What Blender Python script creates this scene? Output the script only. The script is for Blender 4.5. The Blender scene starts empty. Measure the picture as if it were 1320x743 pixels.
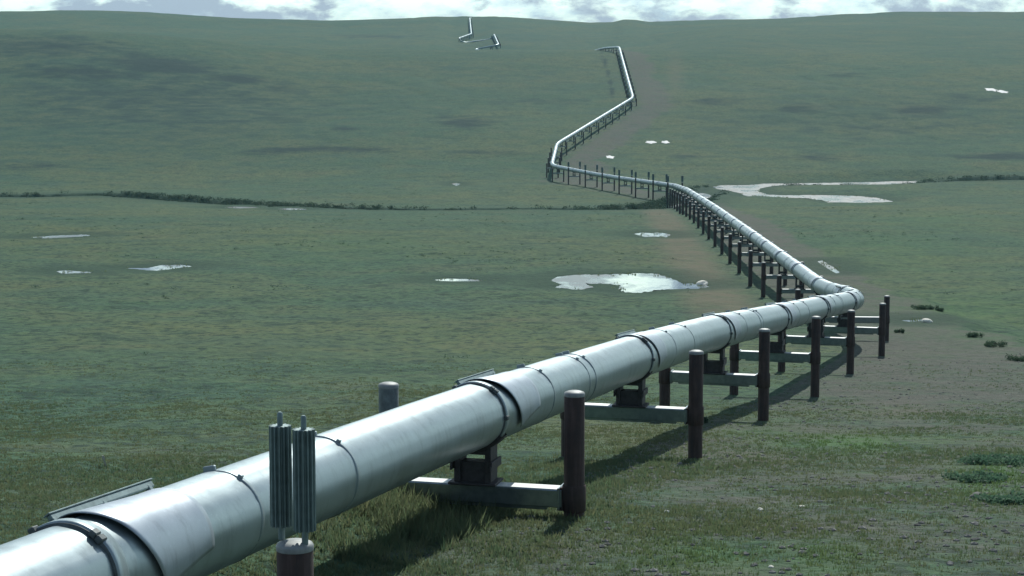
import bpy, math, random
import numpy as np
from mathutils import Vector, Matrix

random.seed(7)
rng = np.random.default_rng(11)
R = math.radians
scene = bpy.context.scene
C = scene.collection

# ------------------------------------------------------------------ camera frame
W, H, F = 1320.0, 743.0, 2400.0
PITCH = math.atan((H / 2 - 95) / F)
CP, SP = math.cos(PITCH), math.sin(PITCH)

def ray(x, y):
    a, b = (x - W / 2) / F, (H / 2 - y) / F
    return np.array([a, CP + b * SP, -SP + b * CP])

def at_depth(x, y, D):
    d = ray(x, y)
    return d * (D / d[1])

def at_level(x, y, z):
    d = ray(x, y)
    return d * (z / d[2])

# ------------------------------------------------------------------ helpers
def tag(o, label=None, cat=None, group=None, kind=None):
    if label: o['label'] = label
    if cat: o['category'] = cat
    if group: o['group'] = group
    if kind: o['kind'] = kind
    return o

def empty(name, loc=(0, 0, 0), parent=None):
    o = bpy.data.objects.new(name, None)
    o.empty_display_size = 0.5
    C.objects.link(o)
    o.location = loc
    if parent: o.parent = parent
    return o

class MB:
    """collects shapes, builds one mesh object"""
    def __init__(s):
        s.v, s.f, s.sm = [], [], []
    def add(s, verts, faces, smooth=False):
        n = len(s.v)
        s.v.extend([tuple(map(float, p)) for p in verts])
        s.f.extend([tuple(i + n for i in f) for f in faces])
        s.sm.extend([smooth] * len(faces))
    def box(s, cx, cy, cz, sx, sy, sz, bev=0.0, M=None):
        hx, hy, hz = sx / 2, sy / 2, sz / 2
        b = min(bev, hx * .9, hy * .9, hz * .9)
        if b <= 0:
            vs = [(cx + i * hx, cy + j * hy, cz + k * hz) for i in (-1, 1) for j in (-1, 1) for k in (-1, 1)]
            fs = [(0, 1, 3, 2), (4, 6, 7, 5), (0, 4, 5, 1), (2, 3, 7, 6), (0, 2, 6, 4), (1, 5, 7, 3)]
        else:
            vs, idx = [], {}
            for i in (-1, 1):
                for j in (-1, 1):
                    for k in (-1, 1):
                        for ax in range(3):
                            p = [i * hx, j * hy, k * hz]
                            for a2 in range(3):
                                if a2 != ax: p[a2] -= (i, j, k)[a2] * b
                            idx[(i, j, k, ax)] = len(vs)
                            vs.append((cx + p[0], cy + p[1], cz + p[2]))
            fs = []
            for ax in range(3):
                for sg in (-1, 1):
                    u, w = [a for a in range(3) if a != ax]
                    loop = []
                    for (p, q) in ((-1, -1), (1, -1), (1, 1), (-1, 1)):
                        k3 = [0, 0, 0]; k3[ax] = sg; k3[u] = p; k3[w] = q
                        loop.append(idx[(k3[0], k3[1], k3[2], ax)])
                    fs.append(tuple(loop))
            for ax in range(3):
                u, w = [a for a in range(3) if a != ax]
                for p in (-1, 1):
                    for q in (-1, 1):
                        a3 = [0, 0, 0]; b3 = [0, 0, 0]
                        a3[ax] = -1; b3[ax] = 1; a3[u] = b3[u] = p; a3[w] = b3[w] = q
                        fs.append((idx[(*a3, u)], idx[(*b3, u)], idx[(*b3, w)], idx[(*a3, w)]))
            for i in (-1, 1):
                for j in (-1, 1):
                    for k in (-1, 1):
                        fs.append((idx[(i, j, k, 0)], idx[(i, j, k, 1)], idx[(i, j, k, 2)]))
        if M is not None:
            vs = [tuple(M @ Vector(p)) for p in vs]
        s.add(vs, fs)
    def lathe(s, prof, n=20, cx=0, cy=0, smooth=True, cap=True):
        vs, fs = [], []
        m = len(prof)
        for k in range(n):
            a = 2 * math.pi * k / n
            for (r, z) in prof:
                vs.append((cx + r * math.cos(a), cy + r * math.sin(a), z))
        for k in range(n):
            k2 = (k + 1) % n
            for i in range(m - 1):
                fs.append((k * m + i, k2 * m + i, k2 * m + i + 1, k * m + i + 1))
        s.add(vs, fs, smooth)
        if cap:
            s.add([vs[k * m] for k in range(n)], [tuple(range(n - 1, -1, -1))])
            s.add([vs[k * m + m - 1] for k in range(n)], [tuple(range(n))])
    def mesh(s, name, mat):
        me = bpy.data.meshes.new(name)
        me.from_pydata(s.v, [], s.f)
        me.polygons.foreach_set('use_smooth', s.sm)
        if mat: me.materials.append(mat)
        import bmesh
        bm = bmesh.new(); bm.from_mesh(me)
        bmesh.ops.recalc_face_normals(bm, faces=bm.faces)
        bm.to_mesh(me); bm.free()
        return me
    def build(s, name, mat, parent=None):
        o = bpy.data.objects.new(name, s.mesh(name, mat))
        C.objects.link(o)
        if parent: o.parent = parent
        return o

def mesh_np(name, co, faces, mat, nper, smooth=False, attrs=None):
    me = bpy.data.meshes.new(name)
    nv, nf = len(co), len(faces)
    me.vertices.add(nv)
    me.vertices.foreach_set('co', np.ascontiguousarray(co, dtype=np.float32).ravel())
    me.loops.add(nf * nper)
    me.loops.foreach_set('vertex_index', np.ascontiguousarray(faces, dtype=np.int32).ravel())
    me.polygons.add(nf)
    me.polygons.foreach_set('loop_start', np.arange(0, nf * nper, nper, dtype=np.int32))
    me.polygons.foreach_set('loop_total', np.full(nf, nper, dtype=np.int32))
    me.update(calc_edges=True)
    me.polygons.foreach_set('use_smooth', np.full(nf, smooth, dtype=bool))
    if attrs:
        for k, a in attrs.items():
            at = me.attributes.new(k, 'FLOAT', 'POINT')
            at.data.foreach_set('value', np.ascontiguousarray(a, dtype=np.float32))
    me.materials.append(mat)
    me.validate()
    o = bpy.data.objects.new(name, me)
    C.objects.link(o)
    return o

def hash2(i, j, seed):
    h = (i.astype(np.int64) * 374761393 + j.astype(np.int64) * 668265263 + seed * 1442695041) & 0xFFFFFFFF
    h = ((h ^ (h >> 13)) * 1274126177) & 0xFFFFFFFF
    h = h ^ (h >> 16)
    return (h & 0xFFFF) / 65535.0

def vnoise(x, y, seed=0):
    i, j = np.floor(x), np.floor(y)
    u, v = x - i, y - j
    u = u * u * (3 - 2 * u); v = v * v * (3 - 2 * v)
    a = hash2(i, j, seed); b = hash2(i + 1, j, seed); c = hash2(i, j + 1, seed); d = hash2(i + 1, j + 1, seed)
    return (a * (1 - u) + b * u) * (1 - v) + (c * (1 - u) + d * u) * v - 0.5

def sstep(a, b, x):
    t = np.clip((x - a) / (b - a), 0, 1)
    return t * t * (3 - 2 * t)

# ------------------------------------------------------------------ terrain
PROF = np.array([(-60, -1.2), (0, -2.3), (8, -4.9), (16, -7.2), (23.3, -8.35), (32, -9.0), (40.4, -9.7), (58, -12.2),
                 (76, -14.3), (93.5, -16.3), (111, -17.9), (129, -19.7), (146, -21.2), (175, -23.0), (204, -24.4), (250, -26.1),
                 (294, -27.4), (340, -28.8), (384, -30.3), (470, -34.3), (540, -37.5), (600, -38.3), (635, -38.4), (667, -38.6),
                 (740, -33.2), (830, -25.5), (930, -16.2), (1060, -2.5), (1200, 12.5), (1250, 15.6)], float)
FAR_L = np.array([(1300, 15.2), (1360, 11.5), (1450, 10.5), (1540, 14.5), (1600, 21.4), (1640, 25.0), (1800, 36), (2000, 50), (2150, 61), (2300, 66), (2600, 67), (3200, 60), (4200, 45), (9000, 20)], float)
FAR_R = np.array([(1350, 21.5), (1500, 29), (1600, 34), (1800, 44), (2000, 54), (2150, 61.5), (2300, 66), (2600, 67), (3200, 60), (4200, 45), (9000, 20)], float)

def smooth_prof(P):
    u = np.linspace(math.log(3.0), math.log(9065.0), 6000)
    D = np.exp(u) - 62
    z = np.interp(D, P[:, 0], P[:, 1])
    k = 24
    g = np.exp(-0.5 * (np.arange(-3 * k, 3 * k + 1) / k) ** 2); g /= g.sum()
    zp = np.concatenate([np.full(3 * k, z[0]), z, np.full(3 * k, z[-1])])
    return D, np.convolve(zp, g, 'valid')
PD, PZL = smooth_prof(np.vstack([PROF, FAR_L]))
_, PZR = smooth_prof(np.vstack([PROF, FAR_R]))

SKY_X = [-200, 0, 100, 200, 300, 430, 520, 600, 700, 760, 788, 803, 818, 835, 900, 1000, 1080, 1160, 1320, 1500]
SKY_Y = [17, 15.5, 15, 18, 25, 30, 28.5, 25, 30.5, 33, 32, 28.5, 29, 31.5, 29.5, 26.5, 21, 18.5, 19, 22]

def ground0(X, Y):
    """broad lie of the land, no small relief"""
    X = np.asarray(X, float); Y = np.asarray(Y, float)
    px = 660 + 2400 * X / np.maximum(Y, 40)
    hollow = 60 * sstep(642, 606, px) * sstep(1450, 1600, Y) * sstep(560, 590, px)
    De = Y - hollow
    zl = np.interp(De, PD, PZL); zr = np.interp(De, PD, PZR)
    r = sstep(800, 960, px)
    z = zl * (1 - r) + zr * r
    ys = np.interp(px, SKY_X, SKY_Y)
    z = z + sstep(1550, 2250, Y) * ((95 - ys) * 2280 / 2400 - 63.6)
    # spur of the hill on the left
    top = np.interp(px, [-300, 0, 90, 160, 240, 340, 420], [17, 15.5, 14.2, 12, 8.5, 3, 0])
    z = z + top * np.exp(-((Y - 1220) / 240) ** 2)
    # the made ground on the pipe's flank drops off at its edge
    return z

# pipe route: (pixel x, pixel y, depth) or explicit
def pt(x, y, D): return at_depth(x, y, D)
ROUTE = [(-20.5, -28, -4.6), (-10.3, 5.5, -5.4),
         pt(86, 746, 23.3), pt(613, 535, 41), pt(812, 462, 58.7), pt(917, 429, 76.4), pt(998, 411, 94.1), pt(1052, 398, 111.8),
         pt(1108, 386, 141), pt(1060, 371.5, 165), pt(1032, 350, 184), pt(970, 304, 245), pt(920, 268, 336), pt(886, 246, 450),
         pt(870, 240, 538), pt(800, 230.3, 594), pt(765, 224.6, 622), pt(711, 214, 667), pt(718, 186, 742), pt(816, 126.5, 930), pt(798, 61, 1200), pt(779, 62.3, 1234)]
ROUTE = [np.array(p, float) for p in ROUTE]
for (x, y, D) in [(757, -1, 1272), (735, -1, 1320), (715, 0, 1370), (690, 0, 1430), (660, 0, 1490), (630, 0, 1560), (612, 65, 1625), (643, 60, 1612), (637, 48, 1775), (634, -48, 1785), (597, -53, 1778), (592, 53, 1772), (608, 44, 1850), (606, 26, 2200), (620, 0, 2420)]:
    X = (x - 660) / 2400 * D
    ROUTE.append(np.array([X, D, float(ground0(X, D)) + (-.6 if y == -1 else -2.4 if y < 0 else 2.3 if D > 1580 else 1.3)]))

def fillet(P, trim=7.0):
    out = [P[0]]
    for i in range(1, len(P) - 1):
        a, b, c = P[i - 1], P[i], P[i + 1]
        la, lc = np.linalg.norm(a - b), np.linalg.norm(c - b)
        t = min(trim if b[1] < 600 else trim * 1.2, la * .45, lc * .45)
        p, q = b + (a - b) / la * t, b + (c - b) / lc * t
        for k in range(9):
            s = k / 8
            out.append((1 - s) ** 2 * p + 2 * s * (1 - s) * b + s * s * q)
    out.append(P[-1])
    return np.array(out)
PATH = fillet(ROUTE)
SEG = np.linalg.norm(np.diff(PATH, axis=0), axis=1)
CUM = np.concatenate([[0], np.cumsum(SEG)])
LEN = CUM[-1]
def pos(s):
    return np.array([np.interp(s, CUM, PATH[:, k]) for k in range(3)]).T
def tangent(s):
    t = pos(np.asarray(s) + .6) - pos(np.asarray(s) - .6)
    return t / np.linalg.norm(t, axis=-1, keepdims=True)
def frame(s):
    T = tangent(s)
    Z = np.array([0, 0, 1.0])
    Rt = np.cross(T, Z); Rt /= np.linalg.norm(Rt, axis=-1, keepdims=True)
    return pos(s), T, Rt, np.cross(Rt, T)
def s_of_depth(D):
    dense = np.linspace(0, LEN, 40000)
    return dense[np.argmax(pos(dense)[:, 1] >= D)]

FP = pos(np.linspace(0, LEN, 900))            # for distance to the pipe
def pipe_dist(X, Y):
    """signed distance (right of the route positive) in plan, only computed near the route"""
    X = np.asarray(X, float).ravel(); Y = np.asarray(Y, float).ravel()
    d = np.full(X.shape, 99.0)
    lo = np.interp(Y, FP[:, 1], FP[:, 0])
    near = (np.abs(X - lo) < 90) & (Y < 1300)
    idx = np.nonzero(near)[0]
    A, B = FP[:-1, :2], FP[1:, :2]
    AB = B - A; L2 = (AB ** 2).sum(1)
    for c in range(0, len(idx), 4000):
        ii = idx[c:c + 4000]
        P = np.stack([X[ii], Y[ii]], 1)
        AP = P[:, None] - A[None]
        t = np.clip((AP * AB[None]).sum(2) / L2, 0, 1)
        Dv = AP - t[..., None] * AB[None]
        dd = (Dv ** 2).sum(2)
        k = dd.argmin(1)
        q = np.arange(len(ii))
        cr = AB[k, 0] * Dv[q, k, 1] - AB[k, 1] * Dv[q, k, 0]
        d[ii] = np.sqrt(dd[q, k]) * -np.sign(cr)
    return d

def hit(x, y, lo=30.0, hi=2600.0):
    """first point of the broad terrain seen at a pixel"""
    d = ray(x, y); d = d / d[1]
    D = np.linspace(lo, hi, 20000)
    f = d[2] * D - ground0(d[0] * D, D)
    k = int(np.argmax(f <= 0))
    return d * D[k] if f[k] <= 0 else d * hi

# ---- water
CREEK_PX = [(-60, 252), (0, 252), (60, 253), (130, 249), (200, 254), (300, 263), (380, 267), (450, 269), (560, 270), (660, 269), (740, 270), (800, 270), (850, 268), (885, 262),
            (905, 248), (925, 237.5), (1000, 234.5), (1100, 233), (1190, 232), (1260, 229.5), (1330, 229), (1400, 232)]
CREEK = np.array([hit(*p, lo=400, hi=760) for p in CREEK_PX])
def poly_dense(P, step):
    s = np.concatenate([[0], np.cumsum(np.linalg.norm(np.diff(P[:, :2], axis=0), axis=1))])
    t = np.arange(0, s[-1], step)
    return np.stack([np.interp(t, s, P[:, k]) for k in range(P.shape[1])], 1)
def smooth_line(P, n=6):
    P = poly_dense(P, 4.0)
    for _ in range(n):
        P[1:-1] = (P[:-2] + 2 * P[1:-1] + P[2:]) / 4
    return P
CREEK = smooth_line(CREEK, 10)
CREEK[:, 0] += 0; CREEK[:, 1] += 2.2 * np.sin(CREEK[:, 0] / 17.0) + 1.3 * np.sin(CREEK[:, 0] / 7.3 + 1)
def creek_dist(X, Y):
    X = np.asarray(X, float).ravel(); Y = np.asarray(Y, float).ravel()
    d = np.full(X.shape, 99.0)
    idx = np.nonzero((Y > 430) & (Y < 760))[0]
    for c in range(0, len(idx), 20000):
        ii = idx[c:c + 20000]
        q = (X[ii, None] - CREEK[None, :, 0]) ** 2 + (Y[ii, None] - CREEK[None, :, 1]) ** 2
        d[ii] = np.sqrt(q.min(1))
    return d

PONDS = [   # name, label, pixel outline
    ('pond', 'largest bright pond in the meadow left of the pipeline, pointed at its right end',
     [(706, 362), (716, 357), (735, 355), (755, 354), (775, 354.5), (800, 353), (828, 352.5), (850, 353.5), (866, 359), (880, 365), (895, 366), (910, 366), (914, 370), (895, 372.5), (868, 373),
      (845, 375), (825, 377.5), (806, 377), (796, 373), (798, 368), (780, 366), (758, 366), (765, 371), (748, 373.5), (728, 372.5), (712, 371), (722, 367)]),
    ('pond', 'long forked pool shining beyond the creek, right of the pipeline',
     [(917, 241), (935, 238.5), (960, 239), (985, 237), (1030, 236.5), (1080, 235.5), (1120, 235), (1150, 234), (1184, 233.5), (1182, 236), (1140, 238), (1090, 238.5), (1040, 238.5), (1000, 239.5),
      (980, 243), (978, 247), (990, 251), (1012, 252), (1045, 251.5), (1075, 252), (1100, 252.5), (1130, 255), (1152, 260), (1148, 263), (1110, 264.5), (1078, 267.5), (1072, 263), (1062, 259),
      (1040, 256), (1000, 254.5), (975, 253), (962, 253.5), (955, 249.5), (940, 246), (925, 244)]),
    ('pond', 'small reedy pool beside the brown track, left of the pipeline', [(816, 301.5), (830, 300), (840, 301), (852, 300), (866, 303), (860, 306.5), (846, 305.4), (832, 306)]),
    ('pond', 'short thin bright pool in mid meadow between creek and pipeline', [(559, 361), (575, 359), (600, 359.8), (624, 361.5), (616, 363), (590, 363.2), (568, 362.6)]),
    ('pond', 'pale flat pool shaped like a bar, highest of the three at left', [(38, 306), (70, 304), (105, 302.6), (125, 303), (100, 305.6), (60, 307.6)]),
    ('pond', 'small bright pool, lowest and farthest left of the meadow pools', [(72, 350), (88, 348.6), (104, 350.2), (118, 351), (116, 352.8), (96, 352.4), (80, 353)]),
    ('pond', 'blue pool with a brighter right end, in the left meadow', [(160, 346), (190, 345.5), (208, 342), (236, 341.5), (248, 344), (225, 346.5), (202, 349.5), (180, 348)]),
    ('pond', 'narrow slanting puddle beside the gravel just beyond the sharp bend', [(1053, 337), (1060, 336), (1074, 344), (1084, 351.5), (1078, 353), (1064, 345)]),
    ('pond', 'left of two thin gleams of open water below the creek scrub', [(288, 267.5), (305, 266.5), (325, 267), (343, 268.5), (325, 269.2), (303, 268.8)]),
    ('pond', 'right of two thin gleams of open water below the creek scrub', [(358, 269.5), (375, 268.5), (398, 270), (380, 271), (366, 270.8)]),
    ('pond', 'tiny white pool beyond the creek below the left hill', [(582, 237), (588, 235.5), (594, 237.5), (588, 240)]),
    ('pond', 'thin bright puddle on the gravel behind the two last posts', [(1158, 413.5), (1175, 412), (1191, 411.5), (1191, 414.5), (1174, 415.5)]),
]
POND_D = []
for (nm, lab, px) in PONDS:
    c = np.mean([hit(*p) for p in px], axis=0)
    L = float(ground0(c[0], c[1])) - 0.15
    if 'largest' in lab: L -= 0.3
    if 'forked' in lab: L = -39.2
    P = np.array([at_level(x, y, L) for (x, y) in px])
    POND_D.append((nm, lab, L, P))

def poly_sd(X, Y, P):
    """signed distance to a plan polygon (negative inside)"""
    n = len(P)
    d2 = np.full(X.shape, 1e9); ins = np.zeros(X.shape, bool)
    for i in range(n):
        ax, ay = P[i][0], P[i][1]; bx, by = P[(i + 1) % n][0], P[(i + 1) % n][1]
        ex, ey = bx - ax, by - ay
        t = np.clip(((X - ax) * ex + (Y - ay) * ey) / (ex * ex + ey * ey + 1e-9), 0, 1)
        d2 = np.minimum(d2, (X - ax - t * ex) ** 2 + (Y - ay - t * ey) ** 2)
        c = ((ay > Y) != (by > Y)) & (X < (bx - ax) * (Y - ay) / (by - ay + 1e-12) + ax)
        ins ^= c
    d = np.sqrt(d2)
    return np.where(ins, -d, d)

def gully(X, Y):
    """shallow drainage lines on the far slopes: depth, and how brushy the line is"""
    u = X / 95 + .9 * vnoise(X / 70, Y / 120, 101) + .00042 * Y * np.sign(X - 60)
    v = np.abs(vnoise(u, Y / 900, 102) + .5 * vnoise(u * 2.3, Y / 420, 103))
    g = sstep(.075, .0, v) * sstep(690, 820, Y)
    near = np.abs(X - np.interp(Y, FP[:, 1], FP[:, 0])) < 45
    g = np.where(near & (Y < 1300), 0, g)
    return .35 * g, g

def ground(X, Y, extras=False):
    X = np.asarray(X, float); Y = np.asarray(Y, float); shp = X.shape
    X = X.ravel(); Y = Y.ravel()
    z = ground0(X, Y)
    pd = pipe_dist(X, Y)
    edge = 13.5 + 3 * vnoise(X / 9, Y / 9, 3) + 1.2 * vnoise(X / 2.5, Y / 2.5, 4)
    padm = sstep(edge + 1.5, edge - 1.5, pd) * sstep(-8.5, -5, pd)
    z = z - 0.9 * sstep(edge - .2, edge + 2.4, pd) * (pd < 60) * sstep(60, 30, pd) * sstep(240, 150, Y)
    z = z + .55 * np.exp(-((pd + 2.1) / 1.3) ** 2) * sstep(24, 31, Y) * sstep(47, 41, Y)
    rough = 1 - 0.65 * padm
    fade = sstep(2600, 300, Y) * .6 + .4
    z = z + rough * (0.55 * vnoise(X / 21, Y / 21, 5) + 0.30 * vnoise(X / 7, Y / 7, 6) + 0.20 * vnoise(X / 2.3, Y / 2.3, 8) * fade + 0.10 * vnoise(X / .9, Y / .9, 9) * (Y < 260))
    z = z + 2.2 * vnoise(X / 120, Y / 120, 10) * sstep(240, 420, Y) + 5.0 * vnoise(X / 330, Y / 330, 12) * sstep(680, 1000, Y)
    z = z - gully(X, Y)[0]
    wet = np.zeros_like(z)
    cd = creek_dist(X, Y)
    sel = cd < 60
    z = np.where(sel, z * sstep(6, 45, cd) + (ground0(X, Y)) * (1 - sstep(6, 45, cd)), z)
    z = z - (1.9 + 1.6 * vnoise(X / 26, Y / 40, 88)) * sstep(7.0, 2.6, cd)
    wet = np.maximum(wet, sstep(22, 5, cd))
    for (nm, lab, L, P) in POND_D:
        m = 26.0
        bb = (X > P[:, 0].min() - m) & (X < P[:, 0].max() + m) & (Y > P[:, 1].min() - m) & (Y < P[:, 1].max() + m)
        ii = np.nonzero(bb)[0]
        if not len(ii): continue
        sd = poly_sd(X[ii], Y[ii], P) + 0.5 * vnoise(X[ii] / 3, Y[ii] / 3, 21)
        w = sstep(.3, min(22.0, 8 + .02 * P[:, 1].mean()), sd)
        zz = (L + .05 + .02 * np.maximum(sd, 0)) * (1 - w) + z[ii] * w
        z[ii] = np.where(sd < .3, L + np.clip(sd * .3, -0.5, .05), zz)
        wet[ii] = np.maximum(wet[ii], sstep(9, 1, sd))
    if extras:
        return z.reshape(shp), padm.reshape(shp), pd.reshape(shp), wet.reshape(shp), cd.reshape(shp)
    return z.reshape(shp)

# ------------------------------------------------------------------ materials
def new_mat(name):
    m = bpy.data.materials.new(name); m.use_nodes = True
    nt = m.node_tree
    return m, nt, nt.nodes['Principled BSDF'], nt.nodes, nt.links

class NT:
    def __init__(s, nt): s.nt = nt; s.n = nt.nodes; s.l = nt.links
    def noise(s, vec, scale, detail=4, rough=.55, dist=0.0):
        n = s.n.new('ShaderNodeTexNoise'); n.inputs['Scale'].default_value = scale
        n.inputs['Detail'].default_value = detail; n.inputs['Roughness'].default_value = rough
        n.inputs['Distortion'].default_value = dist
        if vec is not None: s.l.new(vec, n.inputs['Vector'])
        return n.outputs['Fac']
    def ramp(s, fac, stops):
        r = s.n.new('ShaderNodeValToRGB'); e = r.color_ramp.elements
        while len(e) < len(stops): e.new(.5)
        for k, (p, c) in enumerate(stops):
            e[k].position = p; e[k].color = c if len(c) == 4 else (*c, 1)
        s.l.new(fac, r.inputs[0]); return r.outputs[0]
    def mapr(s, v, a, b, c=0., d=1.):
        n = s.n.new('ShaderNodeMapRange'); s.l.new(v, n.inputs[0])
        for k, q in enumerate((a, b, c, d)): n.inputs[k + 1].default_value = q
        return n.outputs[0]
    def mix(s, f, a, b):
        n = s.n.new('ShaderNodeMix'); n.data_type = 'RGBA'
        if isinstance(f, float): n.inputs[0].default_value = f
        else: s.l.new(f, n.inputs[0])
        for k, v in ((6, a), (7, b)):
            if isinstance(v, tuple): n.inputs[k].default_value = (*v, 1)
            else: s.l.new(v, n.inputs[k])
        return n.outputs[2]
    def math(s, op, a, b):
        n = s.n.new('ShaderNodeMath'); n.operation = op
        for k, v in ((0, a), (1, b)):
            if isinstance(v, (int, float)): n.inputs[k].default_value = v
            else: s.l.new(v, n.inputs[k])
        return n.outputs[0]
    def attr(s, name):
        n = s.n.new('ShaderNodeAttribute'); n.attribute_name = name; return n.outputs['Fac']
    def bump(s, h, strength, dist, bsdf, base=None):
        n = s.n.new('ShaderNodeBump'); n.inputs['Strength'].default_value = strength; n.inputs['Distance'].default_value = dist
        s.l.new(h, n.inputs['Height']); s.l.new(n.outputs[0], bsdf.inputs['Normal'])
    def position(s): return s.n.new('ShaderNodeNewGeometry').outputs['Position']
    def scalev(s, v, sc):
        n = s.n.new('ShaderNodeMapping'); n.inputs['Scale'].default_value = sc
        s.l.new(v, n.inputs['Vector']); return n.outputs[0]

GREEN = (.053, .116, .060); OLIVE = (.100, .134, .058); DARKG = (.023, .054, .038); BROWN = (.104, .106, .068); BLUEG = (.040, .088, .068)
def tundra_colour(k, pos_):
    big = k.noise(pos_, .012, 5, .6)
    med = k.noise(pos_, .07, 5, .62)
    sml = k.noise(pos_, .55, 4, .65)
    fin = k.noise(pos_, 3.1, 3, .7)
    c = k.mix(k.mapr(big, .42, .58), GREEN, OLIVE)
    c = k.mix(k.math('MULTIPLY', k.mapr(med, .45, .68), .75), c, BLUEG)
    c = k.mix(k.math('MULTIPLY', k.mapr(med, .50, .30), .6), c, BROWN)
    hum = k.noise(pos_, .19, 5, .7)
    c = k.mix(k.math('MULTIPLY', k.mapr(hum, .52, .66), .75), c, DARKG)
    c = k.mix(k.math('MULTIPLY', k.mapr(hum, .44, .34), .45), c, (.080, .116, .066))
    c = k.mix(k.math('MULTIPLY', k.mapr(sml, .50, .66), .75), c, DARKG)
    tus = k.noise(pos_, 1.35, 2, .5)
    c = k.mix(k.math('MULTIPLY', k.mapr(tus, .53, .62), .80), c, (.020, .044, .034))
    c = k.mix(k.math('MULTIPLY', k.mapr(tus, .44, .36), .40), c, (.090, .150, .076))
    c = k.mix(k.math('MULTIPLY', k.mapr(fin, .48, .72), .55), c, DARKG)
    c = k.mix(k.math('MULTIPLY', k.mapr(fin, .45, .28), .45), c, (.096, .138, .076))
    return c, sml, fin, med

def mat_tundra():
    m, nt, b, n, l = new_mat('tundra_ground'); k = NT(nt)
    p = k.position()
    c, sml, fin, med = tundra_colour(k, p)
    g = k.noise(p, 1.7, 6, .75)
    g2 = k.noise(p, .23, 4, .6)
    pad = k.attr('pad'); 
    # made ground: grey gravel showing between grass
    grav = k.mix(k.mapr(g, .36, .66), (.062, .069, .058), (.112, .117, .098))
    speck = k.noise(p, 9., 2, .6)
    grav = k.mix(k.math('MULTIPLY', k.mapr(speck, .60, .74), .7), grav, (.055, .055, .055))
    grav = k.mix(k.math('MULTIPLY', k.mapr(speck, .36, .26), .6), grav, (.17, .18, .17))
    pm = k.math('ADD', k.math('MULTIPLY', pad, 1.0), k.math('MULTIPLY', k.math('SUBTRACT', g2, .5), 1.5))
    pm = k.math('ADD', pm, k.math('MULTIPLY', k.math('SUBTRACT', g, .5), .9))
    pm = k.math('MULTIPLY', k.mapr(pm, .30, .85), k.mapr(pad, .03, .2))
    c = k.mix(pm, c, grav)
    dry = k.attr('dry')
    c = k.mix(k.math('MULTIPLY', dry, k.mapr(g2, .3, .6, .35, .9)), c, (.128, .118, .082))
    lush = k.attr('lush')
    c = k.mix(k.math('MULTIPLY', lush, k.mapr(sml, .3, .6, .9, .2)), c, (.064, .150, .044))
    heath = k.attr('heath')
    c = k.mix(k.math('MULTIPLY', heath, k.mapr(med, .35, .62, .35, .85)), c, (.019, .055, .044))
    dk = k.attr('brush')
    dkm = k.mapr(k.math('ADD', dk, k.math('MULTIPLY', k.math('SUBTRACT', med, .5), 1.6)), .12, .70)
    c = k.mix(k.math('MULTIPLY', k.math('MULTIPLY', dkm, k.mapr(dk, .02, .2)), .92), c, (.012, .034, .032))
    wet = k.attr('wet')
    c = k.mix(k.math('MULTIPLY', wet, .75), c, (.026, .058, .038))
    l.new(c, b.inputs['Base Color'])
    b.inputs['Roughness'].default_value = .95
    b.inputs['Specular IOR Level'].default_value = .12
    h = k.math('ADD', k.math('MULTIPLY', sml, .7), k.math('ADD', k.math('MULTIPLY', fin, .25), k.math('MULTIPLY', g, .2)))
    k.bump(h, .9, .55, b)
    return m

def mat_grass():
    m, nt, b, n, l = new_mat('grass_blades'); k = NT(nt)
    p = k.position()
    c = k.mix(k.mapr(k.noise(p, .07, 5, .62), .35, .65), (.132, .170, .082), (.096, .165, .088))
    c = k.mix(k.mapr(k.noise(p, .8, 3, .6), .45, .7, 0., .5), c, (.072, .132, .072))
    c = k.mix(k.attr('tone'), c, (.200, .195, .105))
    c = k.mix(k.math('MULTIPLY', k.attr('lush'), .85), c, (.100, .200, .060))
    l.new(c, b.inputs['Base Color']); b.inputs['Roughness'].default_value = .75
    b.inputs['Specular IOR Level'].default_value = .15
    ge = n.new('ShaderNodeNewGeometry'); va = n.new('ShaderNodeVectorMath'); va.operation = 'SCALE'; va.inputs['Scale'].default_value = .35
    vb = n.new('ShaderNodeVectorMath'); vb.operation = 'ADD'; vb.inputs[1].default_value = (0, 0, .8)
    vc = n.new('ShaderNodeVectorMath'); vc.operation = 'NORMALIZE'
    l.new(ge.outputs['Normal'], va.inputs[0]); l.new(va.outputs[0], vb.inputs[0]); l.new(vb.outputs[0], vc.inputs[0]); l.new(vc.outputs[0], b.inputs['Normal'])
    tr = n.new('ShaderNodeBsdfTranslucent'); l.new(c, tr.inputs['Color'])
    mx = n.new('ShaderNodeMixShader'); mx.inputs[0].default_value = .5
    l.new(b.outputs[0], mx.inputs[1]); l.new(tr.outputs[0], mx.inputs[2]); l.new(mx.outputs[0], n['Material Output'].inputs['Surface'])
    return m

def mat_leaf(name, a, c2):
    m, nt, b, n, l = new_mat(name); k = NT(nt)
    c = k.mix(k.mapr(k.noise(k.position(), 1.3, 3), .35, .65), a, c2)
    l.new(c, b.inputs['Base Color'])
    tr = n.new('ShaderNodeBsdfTranslucent'); l.new(c, tr.inputs['Color'])
    mx = n.new('ShaderNodeMixShader'); mx.inputs[0].default_value = .45
    l.new(b.outputs[0], mx.inputs[1]); l.new(tr.outputs[0], mx.inputs[2]); l.new(mx.outputs[0], n['Material Output'].inputs['Surface'])
    b.inputs['Roughness'].default_value = .7
    b.inputs['Specular IOR Level'].default_value = .2
    return m

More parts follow.
